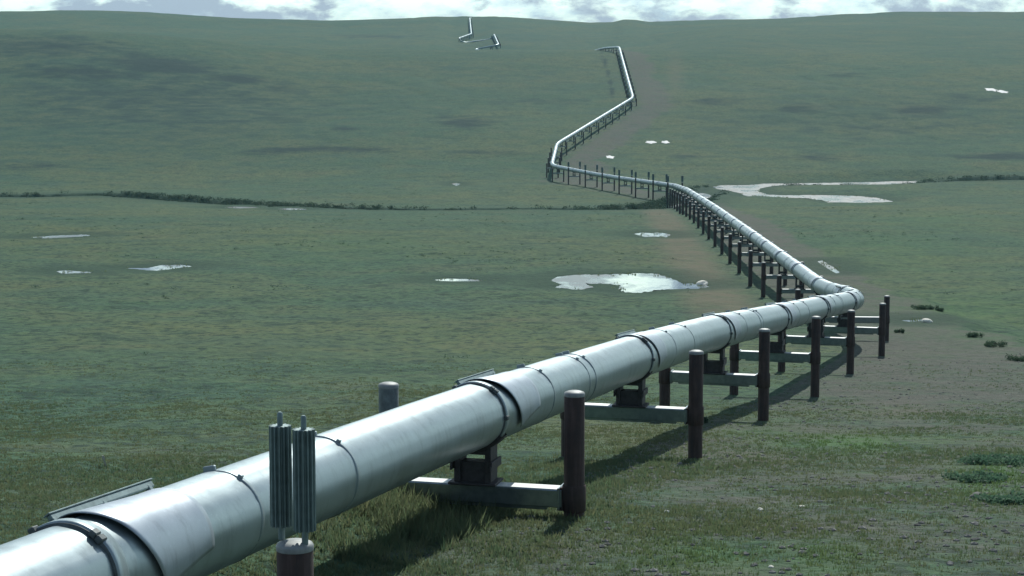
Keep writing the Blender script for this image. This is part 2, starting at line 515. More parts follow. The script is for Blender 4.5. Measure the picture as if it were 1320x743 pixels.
def mat_jacket(name, base, rough, bumpd=.02, metal=.66):
    m, nt, b, n, l = new_mat(name); k = NT(nt)
    p = k.position()
    a = k.noise(p, .8, 4, .6); c = k.noise(p, 6, 4, .65)
    col = k.mix(k.mapr(a, .3, .7), tuple(x * .90 for x in base), tuple(min(1, x * 1.05) for x in base))
    col = k.mix(k.math('MULTIPLY', k.mapr(c, .58, .75), .13), col, tuple(x * .62 for x in base))
    l.new(col, b.inputs['Base Color'])
    b.inputs['Metallic'].default_value = metal
    l.new(k.mapr(a, .3, .7, rough - .05, rough + .08), b.inputs['Roughness'])
    # weather streaks running down the jacket, dull patches
    st = k.noise(k.scalev(p, (2.2, 2.2, .45)), 1.6, 5, .65)
    col = k.mix(k.math('MULTIPLY', k.mapr(st, .52, .66), .45), col, tuple(x * .60 for x in base))
    col = k.mix(k.math('MULTIPLY', k.mapr(st, .44, .32), .30), col, tuple(min(1, x * 1.22) for x in base))
    l.new(col, b.inputs['Base Color'])
    sc = k.noise(k.scalev(p, (1, 1, 1)), 14., 3, .7)
    col = k.mix(k.math('MULTIPLY', k.mapr(sc, .60, .72), .40), col, tuple(min(1, x * 1.35) for x in base))
    l.new(col, b.inputs['Base Color'])
    dent = k.noise(p, 2.3, 2, .5)
    k.bump(k.math('ADD', k.math('ADD', a, k.math('MULTIPLY', dent, .35)), k.math('MULTIPLY', c, .03)), .40, bumpd, b)
    return m

def mat_rust():
    m, nt, b, n, l = new_mat('rusty_steel'); k = NT(nt)
    tc = n.new('ShaderNodeTexCoord').outputs['Object']
    a = k.noise(tc, 2.2, 6, .7); st = k.noise(k.scalev(tc, (9, 9, .7)), 1.0, 4, .6)
    col = k.mix(k.mapr(a, .35, .65), (.030, .020, .018), (.062, .036, .031))
    col = k.mix(k.math('MULTIPLY', k.mapr(st, .52, .70), .7), col, (.095, .062, .056))
    col = k.mix(k.math('MULTIPLY', k.mapr(st, .45, .30), .7), col, (.016, .015, .020))
    l.new(col, b.inputs['Base Color']); b.inputs['Roughness'].default_value = .8
    k.bump(a, .4, .01, b)
    return m

def mat_simple(name, col, rough, metal=0., var=.12, scale=4., spec=.5):
    m, nt, b, n, l = new_mat(name); k = NT(nt)
    a = k.noise(n.new('ShaderNodeTexCoord').outputs['Object'], scale, 5, .65)
    l.new(k.mix(k.mapr(a, .3, .7), tuple(x * (1 - var * 2) for x in col), tuple(min(1, x * (1 + var)) for x in col)), b.inputs['Base Color'])
    b.inputs['Roughness'].default_value = rough; b.inputs['Metallic'].default_value = metal
    b.inputs['Specular IOR Level'].default_value = spec
    k.bump(a, .2, .01, b)
    return m

def mat_water(name='still_water', rough=.10, rip=.16):
    m, nt, b, n, l = new_mat(name); k = NT(nt)
    p = k.position()
    b.inputs['Base Color'].default_value = (.03, .05, .055, 1)
    l.new(k.mapr(k.noise(k.scalev(p, (1, .4, 1)), .16, 3, .6), .40, .60, max(.015, rough - .12), rough + .22), b.inputs['Roughness'])
    b.inputs['IOR'].default_value = 1.33
    b.inputs['Specular IOR Level'].default_value = .5
    k.bump(k.noise(k.scalev(p, (.9, .35, 1)), 1.2, 3), rip, .05, b)
    return m

M = dict(tundra=mat_tundra(), grass=mat_grass(), rust=mat_rust(), water=mat_water(), rippled=mat_water('rippled_water', .34, .5),
         jacket=mat_jacket('jacket_metal', (.325, .395, .418), .40),
         sheath=mat_jacket('sheath_metal', (.365, .418, .470), .44, .012),
         band=mat_jacket('band_metal', (.28, .34, .36), .46),
         galv=mat_simple('galvanised_steel', (.27, .33, .365), .32, .9, .12, 5),
         fin=mat_simple('finned_aluminium', (.21, .28, .285), .6, .6, .15, 6),
         grey_steel=mat_simple('weathered_grey_steel', (.16, .19, .19), .7, .2, .2, 6),
         top_glare=mat_simple('beam_top_glare', (.72, .75, .74), .45, .1, .06, 3),  # near-white colour stands in for sky and sun glare on beam tops
         lug=mat_simple('dull_lug_steel', (.10, .12, .125), .6, .4, .2, 6),
         cap=mat_simple('cap_steel', (.27, .29, .29), .6, .3, .15, 6),
         shoe=mat_simple('dark_shoe_steel', (.050, .046, .050), .7, .1, .25, 7),
         snow=mat_simple('old_snow', (.80, .80, .78), .8, 0, .06, 2, .2),
         stone=mat_simple('grey_stone', (.20, .20, .19), .9, 0, .3, 3, .2),
         pale=mat_simple('pale_stone', (.80, .78, .68), .9, 0, .2, 3, .2),
         wood=mat_simple('bleached_wood', (.55, .52, .46), .85, 0, .2, 8, .2),
         willow=mat_leaf('willow_leaves', (.030, .056, .040), (.055, .092, .056)),
         bush=mat_leaf('bush_leaves', (.070, .145, .092), (.115, .195, .122)), willow_low=mat_leaf('dwarf_willow_leaves', (.045, .085, .055), (.080, .130, .078)),
         twig=mat_simple('bare_twigs', (.07, .06, .05), .9, 0, .2, 8, .2))

# ------------------------------------------------------------------ terrain mesh
rows_y = np.linspace(800, 12, 3000)
vis = []
Dd = np.concatenate([np.linspace(-36, 28, 60), np.exp(np.linspace(math.log(28.2), math.log(2700), 60000)), np.linspace(2750, 5000, 20)])
zb = np.interp(Dd, PD, PZR); yb = 95 - zb * 2400 / np.maximum(Dd, 5)
wgt = np.zeros_like(Dd)
wgt[1:] = np.abs(np.diff(yb)) / .85
gap = np.diff(Dd, prepend=Dd[0] - .1)
wgt = wgt + gap / np.maximum(.02 * np.maximum(Dd + 40, 8), .3)
wgt = np.where((Dd > 480) & (Dd < 680), np.maximum(wgt, gap / 1.3), wgt)
wgt = np.where((Dd < 28), gap / 1.6, wgt)
cw = np.cumsum(wgt)
nrow = int(cw[-1])
ROWS = np.interp(np.linspace(cw[0], cw[-1], nrow), cw, Dd)
NCOL = 820
tt = np.linspace(-.42, .42, NCOL)
YY, TT = np.meshgrid(ROWS, tt, indexing='ij')
XX = TT * (YY + 45 + 0 * YY)
ZZ, PADM, PDIST, WET, CD = ground(XX, YY, extras=True)

def blob_attr(blobs):
    a = np.zeros(XX.shape)
    for (x, y, rx, ry, s) in blobs:
        c = hit(x, y); rX = rx / 2400 * c[1]
        up, dn = hit(x, y - ry)[1], hit(x, y + ry)[1]
        rY = max((up - dn) / 2, 3.0)
        cy = (up + dn) / 2
        q = ((XX - c[0] * YY / c[1]) / rX) ** 2 + ((YY - cy) / rY) ** 2
        a = np.maximum(a, s * np.exp(-q * 1.1))
    return a
BRUSH = blob_attr([(205, 84, 75, 12, 1.0), (100, 92, 90, 9, .75), (60, 60, 120, 14, .55), (310, 101, 45, 5, .9), (360, 112, 30, 8, .5), (600, 159, 42, 9, .75), (480, 45, 70, 4, .5),
                   (420, 192, 90, 4, .8), (350, 196, 40, 4, .6), (440, 168, 30, 4, .5), (1185, 143, 42, 6, .95), (1040, 141, 40, 6, .6), (920, 133, 40, 5, .6), (1090, 98, 40, 4, .4), (1290, 203, 60, 6, .9), (1060, 203, 60, 6, .5),
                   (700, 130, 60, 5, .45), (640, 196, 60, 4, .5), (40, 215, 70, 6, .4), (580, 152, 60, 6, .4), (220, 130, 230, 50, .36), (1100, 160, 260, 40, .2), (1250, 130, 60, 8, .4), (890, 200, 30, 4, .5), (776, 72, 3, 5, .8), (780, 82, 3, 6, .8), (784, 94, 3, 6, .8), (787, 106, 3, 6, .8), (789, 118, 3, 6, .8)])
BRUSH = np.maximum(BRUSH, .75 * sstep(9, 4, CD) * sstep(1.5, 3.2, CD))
HEATH = blob_attr([(180, 130, 250, 62, 1.0), (60, 70, 160, 26, .8), (480, 130, 120, 30, .35), (1120, 150, 240, 36, .5), (700, 110, 90, 30, .3), (560, 90, 120, 14, .3)])
HEATH = np.maximum(HEATH, 0.20 * gully(XX.ravel(), YY.ravel())[1].reshape(XX.shape))
HEATH = np.clip(HEATH + .55 * np.maximum(0, vnoise(XX / 160, YY / 260, 111)) * sstep(600, 800, YY), 0, 1)
LUSH = blob_attr([(1095, 572, 95, 13, 1.0), (980, 560, 60, 10, .5), (1240, 400, 120, 30, .6), (1270, 430, 60, 20, .5), (900, 720, 120, 14, .5), (1150, 330, 120, 30, .4), (1200, 290, 100, 14, .35), (450, 320, 160, 20, .3), (1060, 722, 80, 14, .5), (330, 620, 100, 20, .3), (1285, 618, 62, 26, .8)])
DRY = np.clip(sstep(-2.0, -6.0, PDIST) * sstep(-13, -8, PDIST) * sstep(155, 190, YY) * sstep(520, 470, YY), 0, 1)
DRY = np.maximum(DRY, blob_attr([(840, 575, 60, 14, .5), (770, 560, 40, 14, .5), (960, 590, 60, 10, .4), (1150, 530, 90, 14, .35), (650, 660, 60, 20, .3), (870, 100, 12, 30, .5), (60, 640, 90, 20, .4), (250, 590, 120, 16, .4)]))
# far gravel strip on the pipe's right side
PADA = PADM * np.where(PDIST > 0, 1.0, np.where(YY > 560, .55, .35))
PADA = PADA * (.55 + .20 * sstep(70, 112, YY))
PADA = np.where(YY > 680, np.maximum(PADA * .6, .72 * sstep(23, 15, PDIST + 7 * vnoise(XX / 16, YY / 16, 77)) * sstep(0, 6, PDIST)), PADA)
PADA = PADA * (1 - .8 * (YY > 1300))

nr, nc = XX.shape
idx = np.arange(nr * nc).reshape(nr, nc)
faces = np.stack([idx[:-1, :-1], idx[:-1, 1:], idx[1:, 1:], idx[1:, :-1]], -1).reshape(-1, 4)
terrain = mesh_np('ground', np.stack([XX, YY, ZZ], -1).reshape(-1, 3), faces, M['tundra'], 4, True,
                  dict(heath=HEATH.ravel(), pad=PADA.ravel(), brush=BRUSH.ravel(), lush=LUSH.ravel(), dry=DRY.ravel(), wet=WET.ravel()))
tag(terrain, 'rolling green tundra falling to a creek and rising to far hills', 'ground', kind='structure')

def attr_at(A, X, Y):
    """nearest terrain-grid value"""
    i = np.clip(np.searchsorted(ROWS, Y), 0, nr - 1)
    j = np.clip(np.round((X / (Y + 45) + .42) / .84 * (NCOL - 1)).astype(int), 0, NCOL - 1)
    return A[i, j]

# ------------------------------------------------------------------ water
SHORES = []
for (nm, lab, L, P) in POND_D:
    # densify and roughen the shoreline
    Q = []
    n = len(P)
    for i in range(n):
        a, b = P[i], P[(i + 1) % n]
        for k in range(8):
            q = a + (b - a) * k / 8
            Q.append(q)
    Q = np.array(Q)
    e = min(.030 * np.ptp(P[:, 0]), .9)
    sc_ = max(.6, .03 * np.ptp(P[:, 0]))
    Q[:, 0] += 1.5 * e * vnoise(Q[:, 0] / sc_, Q[:, 1] / sc_, 31); Q[:, 1] += 3.5 * e * vnoise(Q[:, 0] / sc_, Q[:, 1] / sc_, 32)
    SHORES.append((L, Q))
    mb = MB(); mb.add([(p[0], p[1], L) for p in Q], [tuple(range(len(Q)))])
    o = mb.build(nm, M['rippled' if P[:, 1].mean() > 400 else 'water'])
    tag(o, lab, 'pond', kind='structure')

# lingering snow on the hillsides: thin sheets lying on the slope
SNOW = [('small snow patch, left of the pair on the slope above the forked pool', 838, 183, 7, 1.2), ('small snow patch, right of the pair on the slope above the forked pool', 857, 183, 5, 1.0),
        ('faint pale snow patch by the gravel strip, lowest on the far slope', 786, 201, 5, .9), ('tiny snow patch high on the right hillside, left of two', 1279, 119, 7, 1.8),
        ('tiny snow patch high on the right hillside, right of two', 1293, 121.5, 6, 1.6), ('thin long snow patch near the crest left of the pipeline top', 715, 64.6, 15, 1.1)]
for (lab, x, y, rx, ry) in SNOW:
    c = hit(x, y); up, dn = hit(x, y - ry)[1], hit(x, y + ry)[1]
    rX, rY = rx / 2400 * c[1], min(max((up - dn) / 2, 4.), 60.)
    n1, n2 = 26, 5
    vs, fs = [], []
    for q in range(n1):
        a = 2 * math.pi * q / n1
        w_ = 1 + .35 * math.sin(2 * a + x) * math.cos(3 * a + y) + random.uniform(-.12, .12)
        for t in range(n2):
            f = (t / (n2 - 1)) * w_
            vs.append((c[0] + rX * f * math.cos(a), c[1] + rY * f * math.sin(a)))
    vs = np.array(vs); vz = ground(vs[:, 0], vs[:, 1])
    edge = np.tile(np.linspace(.35, .0, n2), n1)
    fs = [(q * n2 + t, q * n2 + t + 1, ((q + 1) % n1) * n2 + t + 1, ((q + 1) % n1) * n2 + t) for q in range(n1) for t in range(n2 - 1)]
    mb = MB(); mb.add(np.c_[vs, vz + edge + .06], fs, True)
    tag(mb.build('snow_patch', M['snow']), lab, 'snow patch', 'snow patches on the far slopes', 'structure')

# creek water ribbon
T2 = np.gradient(CREEK[:, :2], axis=0); T2 /= np.linalg.norm(T2, axis=1, keepdims=True)
Nn = np.stack([-T2[:, 1], T2[:, 0]], 1)
cz = np.interp(np.arange(len(CREEK)), np.arange(len(CREEK)), ground0(CREEK[:, 0], CREEK[:, 1])) - 1.15
kk = np.ones(31) / 31
cz = np.convolve(np.pad(cz, 15, mode='edge'), kk, 'valid') - .25
wv = 2.9 + .9 * np.sin(np.arange(len(CREEK)) * .31) + .6 * np.sin(np.arange(len(CREEK)) * .83)
lv = np.concatenate([np.c_[CREEK[:, :2] + Nn * wv[:, None], cz], np.c_[CREEK[:, :2] - Nn * wv[:, None], cz]])
nC = len(CREEK)
cf = [(i, i + 1, nC + i + 1, nC + i) for i in range(nC - 1)]
mb = MB(); mb.add(lv, cf)
tag(mb.build('creek', M['rippled']), 'narrow creek winding across the valley floor under the pipeline', 'creek', kind='structure')

# ------------------------------------------------------------------ pipeline
RP = 0.71
S0 = s_of_depth(23.3)
PITCH_S = 18.45
bents = []
k = -2
while S0 + k * PITCH_S < LEN - 5:
    bents.append((k, S0 + k * PITCH_S)); k += 1
base_p = pos(np.array([S0]))[0]
pipeline = empty('pipeline', (base_p[0], base_p[1], float(ground(base_p[0:1], base_p[1:2])[0])))
PINV = Matrix.Translation(-Vector(pipeline.location))
tag(pipeline, 'long silver insulated pipeline zigzagging across the tundra to the far hills', 'pipeline')

def under(o):      # geometry is written in world coordinates; keep it so under the pipeline's empty
    o.parent = pipeline
    o.matrix_parent_inverse = PINV
    return o

def jacket_stretch(sa, sb, joints, nseg=56, far=False):
    js = sorted([sa, sb] + [j for j in joints if sa < j < sb])
    mb = MB()
    ang = np.arange(nseg) * 2 * math.pi / nseg
    for a, b in zip(js[:-1], js[1:]):
        step = 1.0 if not far else 4.0
        ss = np.linspace(a, b, max(2, int((b - a) / step) + 1))
        P_, T_, R_, U_ = frame(ss)
        ph, ph2 = random.uniform(0, 6.28), random.uniform(0, 6.28)
        dr = random.uniform(-.006, .006)
        lap = random.uniform(.55, 1.15)
        rad = RP + dr + .0045 * np.cos(6 * ang + ph) + .0028 * np.cos(11 * ang + ph2) + np.where((ang > lap) & (ang < lap + 2.3), .011, 0) + np.where(ang > 5.2 + .4 * lap, .008, 0)
        vs = []
        for q in range(len(ss)):
            wob = .002 * math.sin(ss[q] * 1.3 + ph)
            for r_, a_ in zip(rad, ang):
                vs.append(P_[q] + (r_ + wob) * (math.cos(a_) * U_[q] + math.sin(a_) * R_[q]))
        fs = []
        for q in range(len(ss) - 1):
            for i in range(nseg):
                i2 = (i + 1) % nseg
                fs.append((q * nseg + i, q * nseg + i2, (q + 1) * nseg + i2, (q + 1) * nseg + i))
        mb.add(vs, fs, True)
    return mb

def ring_shape(mb, s, w, r, prof=((-.5, 0), (-.42, 1), (.42, 1), (.5, 0)), a0=0., a1=2 * math.pi, n=48, r_in=None):
    """band around the pipe; prof is (along, height fraction)"""
    P0, T0, R0, U0 = [x[0] for x in frame(np.array([s]))]
    r_in = r_in if r_in is not None else RP - .01
    full = abs(a1 - a0 - 2 * math.pi) < 1e-6
    cnt = n if full else n + 1
    m = len(prof); vs, fs = [], []
    for i in range(cnt):
        a = a0 + (a1 - a0) * i / n
        e = math.cos(a) * U0 + math.sin(a) * R0
        for (t, h) in prof:
            vs.append(P0 + T0 * t * w + e * (r_in + (r - r_in) * h))
    for i in range(n):
        i2 = (i + 1) % cnt
        for q in range(m - 1):
            fs.append((i * m + q, i2 * m + q, i2 * m + q + 1, i * m + q + 1))
    mb.add(vs, fs, True)

joints = []
for (k, s) in bents:
    joints += [s + .0, s + 4.6, s + 8.8]
near_end = s_of_depth(330)
cuts = [0, s_of_depth(140), s_of_depth(330), s_of_depth(538), s_of_depth(667), s_of_depth(929), s_of_depth(1199), LEN]
for q, (a, b) in enumerate(zip(cuts[:-1], cuts[1:])):
    far = q >= 2
    under(jacket_stretch(a, b, joints if not far else [], 64 if q == 0 else (36 if q == 1 else 16), far).build('jacket', M['jacket']))

def local_M(s, off_r=0., off_u=0., off_t=0., ang=0.):
    P0, T0, R0, U0 = [x[0] for x in frame(np.array([s]))]
    e_u = math.cos(ang) * U0 + math.sin(ang) * R0
    e_r = math.cos(ang) * R0 - math.sin(ang) * U0
    o = P0 + T0 * off_t + e_r * off_r + e_u * off_u
    Mx = Matrix((( e_r[0], T0[0], e_u[0], o[0]), (e_r[1], T0[1], e_u[1], o[1]), (e_r[2], T0[2], e_u[2], o[2]), (0, 0, 0, 1)))
    return Mx      # local x right, y along, z out

# joint bands
for (k, s) in bents:
    for d in (4.6, 8.8, 9.6):
        sj = s + d
        if sj > near_end or (d == 9.6 and (k % 2 == 0 or k > 12)): continue
        mb = MB()
        ring_shape(mb, sj, .11, RP + .022)
        if sj < s_of_depth(142):
            mb.box(0, 0, 0, .07, .10, .07, .012, local_M(sj, 0, RP + .03, 0, R(28)))
            mb.box(0, 0, 0, .20, .08, .09, .015, local_M(sj, 0, RP + .05, 0, R(-12)))
        under(mb.build('joint_band', M['band']))

def flat_M(s, zc):
    """plumb frame at the pipe: x = right, y = along (level), z = up, origin at axis height + zc"""
    P0, T0, R0, U0 = [x[0] for x in frame(np.array([s]))]
    t = np.array([T0[0], T0[1], 0]); t /= np.linalg.norm(t)
    r = np.array([t[1], -t[0], 0])
    return Matrix(((r[0], t[0], 0, P0[0]), (r[1], t[1], 0, P0[1]), (0, 0, 1, P0[2] + zc), (0, 0, 0, 1)))

def beam_drop(s):
    D = pos(np.array([s]))[0][1]
    return float(np.interp(D, [0, 60, 80, 100, 150, 200, 600], [1.52, 1.55, 1.75, 1.75, 1.7, 1.9, 1.9]))

def sheath_shape(mb, s, L=3.4, n=40, m=18, lift=.105):
    vs, fs = [], []
    ss = np.linspace(.34, L, m)
    rows = []
    for q, d in enumerate(ss):
        f = (d - .34) / (L - .34)
        hi = R(118 - 22 * f)            # how far the sheet wraps down on either side
        r = RP + lift - (lift - .033) * min(1, f * 1.25)
        P0, T0, R0, U0 = [x[0] for x in frame(np.array([s + d]))]
        for layer in (0, -.012):
            for i in range(n + 1):
                a = -hi + 2 * hi * i / n
                skew = .95 * (abs(a) / R(118)) ** 1.6 * (1 - f)     # front edge sweeps back towards the sides
                rr = r + layer + (.004 * math.cos(5 * a + s))
                vs.append(P0 + T0 * skew + rr * (math.cos(a) * U0 + math.sin(a) * R0))
    w = n + 1
    for q in range(m - 1):
        for i in range(n):
            a = q * 2 * w + i; b = a + 2 * w
            fs.append((a, a + 1, b + 1, b))
            fs.append((a + w, b + w, b + w + 1, a + w + 1))
    for q in (0, m - 1):
        for i in range(n):
            a = q * 2 * w + i
            fs.append((a, a + w, a + w + 1, a + 1))
    for i in (0, n):
        for q in range(m - 1):
            a = q * 2 * w + i; b = a + 2 * w
            fs.append((a, b, b + w, a + w))
    mb.add(vs, fs, True)

def saddle_parts(k, s, D):
    near = D < 150
    mid = D < 560
    sd = MB()
    ring_shape(sd, s, .34, RP + .07, ((-.5, 0), (-.5, .9), (-.40, 1), (.05, 1), (.12, .55), (.40, .55), (.5, .45), (.5, 0)), n=56 if near else 20)
    saddle = under(sd.build('saddle_clamp', M['galv'] if D > 60 else M['jacket']))
    if near:
        g = MB()
        ring_shape(g, s - .19, .035, RP + .045, n=56)
        for a_ in (33, 41, -35, 90):
            g.box(0, 0, 0, .10, .16, .09, .015, local_M(s, 0, RP + .055, -.17, R(a_)))
        b_ = g.build('bolt_lug', M['lug']); b_.parent = saddle; b_.matrix_parent_inverse = Matrix()
    # shoe: a cradle on two legs that slides on the crossbeam
    drop = beam_drop(s)
    Fm = flat_M(s, 0)
    sh = MB()
    zb_ = -drop + .017
    for x in (-.36, .36):
        sh.box(x, 0, (zb_ + .06 - .52) / 2, .14, .56, abs(zb_ + .06 + .52), .012, Fm)
        if near:
            sh.box(x + .10 * (1 if x > 0 else -1), 0, (zb_ - .62) / 2, .06, .80, .16 * 1.2, .01, Fm)
    sh.box(0, 0, zb_ + .03, 1.10, .74, .06, .012, Fm)
    sh.box(0, 0, zb_ + .28, .60, .40, .46 if near else .22, .012, Fm)
    sh.box(0, -.02, -RP - .075, .62, .50, .10, .012, Fm)
    if near:
        sh.box(.455, .0, zb_ + .40, .05, .9, .10, .01, Fm); sh.box(-.455, .0, zb_ + .40, .05, .9, .10, .01, Fm)
    ring_shape(sh, s, .50, RP + .085, ((-.5, 0), (-.5, 1), (.5, 1), (.5, 0)), R(122), R(238), 20, RP + .005)
    o = sh.build('shoe', M['shoe']); o.parent = saddle; o.matrix_parent_inverse = Matrix()
    if mid:
        sm = MB(); sheath_shape(sm, s, 2.8 + .3 * math.sin(k * 2.1), 40 if near else 14, 18 if near else 5, .095 if k < 2 else .065)
        under(sm.build('sheath', M['sheath']))
    if near:
        rl = MB()
        rl.box(0, 1.95, .15, .07, 3.0, .11, .015, local_M(s, 0, RP, 0, R(-40)))
        rl.box(0, 1.95, .213, .11, 3.06, .02, .006, local_M(s, 0, RP, 0, R(-40)))
        for t in (.5, 1.9, 3.3):
            rl.box(0, t, .07, .08, .10, .16, .01, local_M(s, 0, RP, 0, R(-40)))
        under(rl.build('top_rail', M['fin']))

# ------------------------------------------------------------------ supports
def post_meshes(h, n, rad=.228):
    pb = MB()
    pb.lathe([(rad, -.9), (rad, h - .075), (rad - .004, h - .07)], n)
    cb = MB()
    cb.lathe([(rad + .004, h - .075), (rad + .008, h - .02), (rad - .012, h + .012), (rad * .62, h + .040), (.02, h + .05)], n)
    return pb, cb

def radiator_shape(mb, cx, cy, z0, length=1.24, r=.125, nf=14):
    mb.lathe([(.042, z0 - .02), (.042, z0 + .16)], 10, cx, cy)
    mb.lathe([(.036, z0 + .14 + length), (.036, z0 + .30 + length), (.02, z0 + .32 + length)], 10, cx, cy)
    vs, za, zb2 = [], z0 + .15, z0 + .15 + length
    for i in range(nf * 4):
        a = 2 * math.pi * i / (nf * 4)
        rr = r if i % 4 in (0, 1) else r * .70
        vs.append((cx + rr * math.cos(a), cy + rr * math.sin(a)))
    n = len(vs)
    V = [(x, y, za) for x, y in vs] + [(x, y, zb2) for x, y in vs]
    mb.add(V, [(i, (i + 1) % n, n + (i + 1) % n, n + i) for i in range(n)] + [tuple(range(n)), tuple(range(n, 2 * n))])

ORD = ['zeroth', 'first', 'second', 'third', 'fourth', 'fifth', 'sixth', 'seventh', 'eighth', 'ninth', 'tenth', 'eleventh', 'twelfth', 'thirteenth', 'fourteenth', 'fifteenth',
       'sixteenth', 'seventeenth', 'eighteenth', 'nineteenth', 'twentieth', 'twenty-first', 'twenty-second', 'twenty-third', 'twenty-fourth', 'twenty-fifth', 'twenty-sixth']
TOPS = {0: .66, 1: .62, 2: .30, 3: .20, 4: .15, 5: -.05, 6: .0, 7: .0, 8: -.3}
creek_cross_s = None
s_bend1, s_crest = s_of_depth(141), s_of_depth(1199)
s_b2, s_b3, s_b4, s_b5 = s_of_depth(538), s_of_depth(667), s_of_depth(742), s_of_depth(930)
counts = {}
for (k, s) in bents:
    P0 = pos(np.array([s]))[0]
    D = P0[1]
    hidden = 1260 < D < 1560 or P0[2] < float(ground0(P0[0], P0[1])) + 1.2
    if D < 12 or hidden or D > 2260: 
        continue
    else:
        saddle_parts(k, s, D)
    Fm = flat_M(s, 0)
    near, mid = D < 150, D < 560
    nseg = 28 if near else (12 if mid else 8)
    cdx = float(creek_dist(P0[0:1], P0[1:2])[0])
    crossing = 520 < D < 660 and cdx < 52
    if s < s_bend1: stretch = 'near'
    elif s < s_b2: stretch = 'second'
    elif s < s_b3: stretch = 'third'
    elif s < s_b4: stretch = 'short'
    elif s < s_b5: stretch = 'fifth'
    elif s < s_crest + 30: stretch = 'climb'
    else: stretch = 'far'
    if crossing: stretch = 'crossing'
    counts[stretch] = counts.get(stretch, 0) + 1
    n_ = counts[stretch]
    o_ = ORD[min(n_, 26)]
    if stretch == 'near':
        if k == 0: lab = 'rusty pipe support carrying twin finned heat pipes, closest to the camera'
        elif k == 1: lab = 'rusty support with short thick post and grass at its foot, next after the finned one'
        else: lab = 'rusty two-post pipe support, %s after the finned one, before the sharp bend' % ORD[k]
        grp = 'pipe supports on the near stretch'
    elif stretch == 'second': lab, grp = 'dark pipe support, %s beyond the sharp bend on the run down to the creek' % o_, 'pipe supports between sharp bend and creek'
    elif stretch == 'crossing': lab, grp = 'tall pipe support with finned posts by the creek, %s along the crossing' % o_, 'tall pipe supports at the creek crossing'
    elif stretch == 'third': lab, grp = 'small dark pipe support on the far bank, %s past the creek posts' % o_, 'pipe supports on the far bank'
    elif stretch == 'short': lab, grp = 'distant pipe support on the short kink beyond the valley floor, %s from its foot' % o_, 'pipe supports on the short kink'
    elif stretch == 'fifth': lab, grp = 'distant pipe support on the slanting run up the slope, %s from its lower bend' % o_, 'pipe supports on the slanting run'
    elif stretch == 'climb': lab, grp = 'far pipe support on the straight climb to the crest, %s from its bottom' % o_, 'pipe supports on the climb to the crest'
    else: lab, grp = 'tiny pipe support on the last far hill beyond the crest', 'pipe supports on the last hill'
    off_r = {0: 3.08, 1: 2.27, 6: 2.6, 7: 3.1}.get(k, 2.10)
    off_l = 2.05
    top = TOPS.get(k, -.5 if mid else -.3)
    if crossing: top = 1.0
    drop = beam_drop(s)
    bz = P0[2] - drop
    pts = {}
    for side, off in ((1, off_r), (-1, -off_l)):
        w_ = Fm @ Vector((off, 0, 0))
        gz = float(ground(np.array([w_.x]), np.array([w_.y]))[0])
        pts[side] = (w_, gz)
    rootz = min(pts[1][1], pts[-1][1])
    ctr = Fm @ Vector((0, 0, 0))
    t_ = Vector((Fm[0][1], Fm[1][1], 0)); rotz = math.atan2(t_.y, t_.x) - math.pi / 2
    root = empty('pipe_support', (ctr.x, ctr.y, rootz))
    root.rotation_euler.z = rotz
    tag(root, lab, 'pipe support', grp)
    for side in (1, -1):
        w_, gz = pts[side]
        off = off_r if side == 1 else -off_l
        h = P0[2] + (top if side == 1 or k < 2 or crossing else min(top, -.15)) - gz + (0 if near else random.uniform(-.06, .06))
        if stretch == 'far': h = P0[2] - .3 - gz
        pb, cb = post_meshes(h, nseg, .228 if near else .25)
        po = pb.build('post', M['grey_steel' if (k == 1 and side == -1) else 'rust'], root); po.location = (off, 0, gz - rootz)
        if k == 1 and side == -1: po['label'] = 'weathered grey post showing above the pipe'
        co = cb.build('cap', M['cap'], po)
        if mid:
            fl = MB(); zc_ = bz - .2 - gz
            fl.lathe([(.245, zc_ - .30), (.262, zc_ - .28), (.262, zc_ + .28), (.245, zc_ + .30)], nseg, cap=False)
            fl.box(-side * .27, 0, zc_ - .02, .12, .36, .52, .015)
            fl.build('bracket', M['rust'], po)
        if (k == 0 and side == 1) or crossing:
            for (dx, dy) in (((-.215, .10), (.155, -.05)) if k == 0 else ((-.13, .05), (.13, -.05))):
                rb = MB(); radiator_shape(rb, dx, dy, h + .04, 1.27 if k == 0 else 1.75, .140 if k == 0 else .19)
                rb.build('finned_radiator', M['fin'], po)
    bm_ = MB()
    zc = bz - rootz
    xl, xr = -off_l + .24, off_r - .24
    bm_.box((xl + xr) / 2, 0, zc - .20, xr - xl, .46, .40, .02)
    if near:
        bm_.box((xl + xr) / 2, 0, zc - .44, (xr - xl) - .7, .30, .08, .012)
        for x in (xl + .06, xr - .06):
            bm_.box(x, 0, zc - .20, .05, .56, .50, .01)
    cbm = bm_.build('crossbeam', M['galv'], root)
    if mid:
        wp = MB(); wp.box((xl + xr) / 2, 0, zc + .007, (xr - xl) - .16, .40, .012)  # thin pale sheet added so the beam's top looks brightly lit
        wp.build('top_glare_plate', M['top_glare'], cbm)

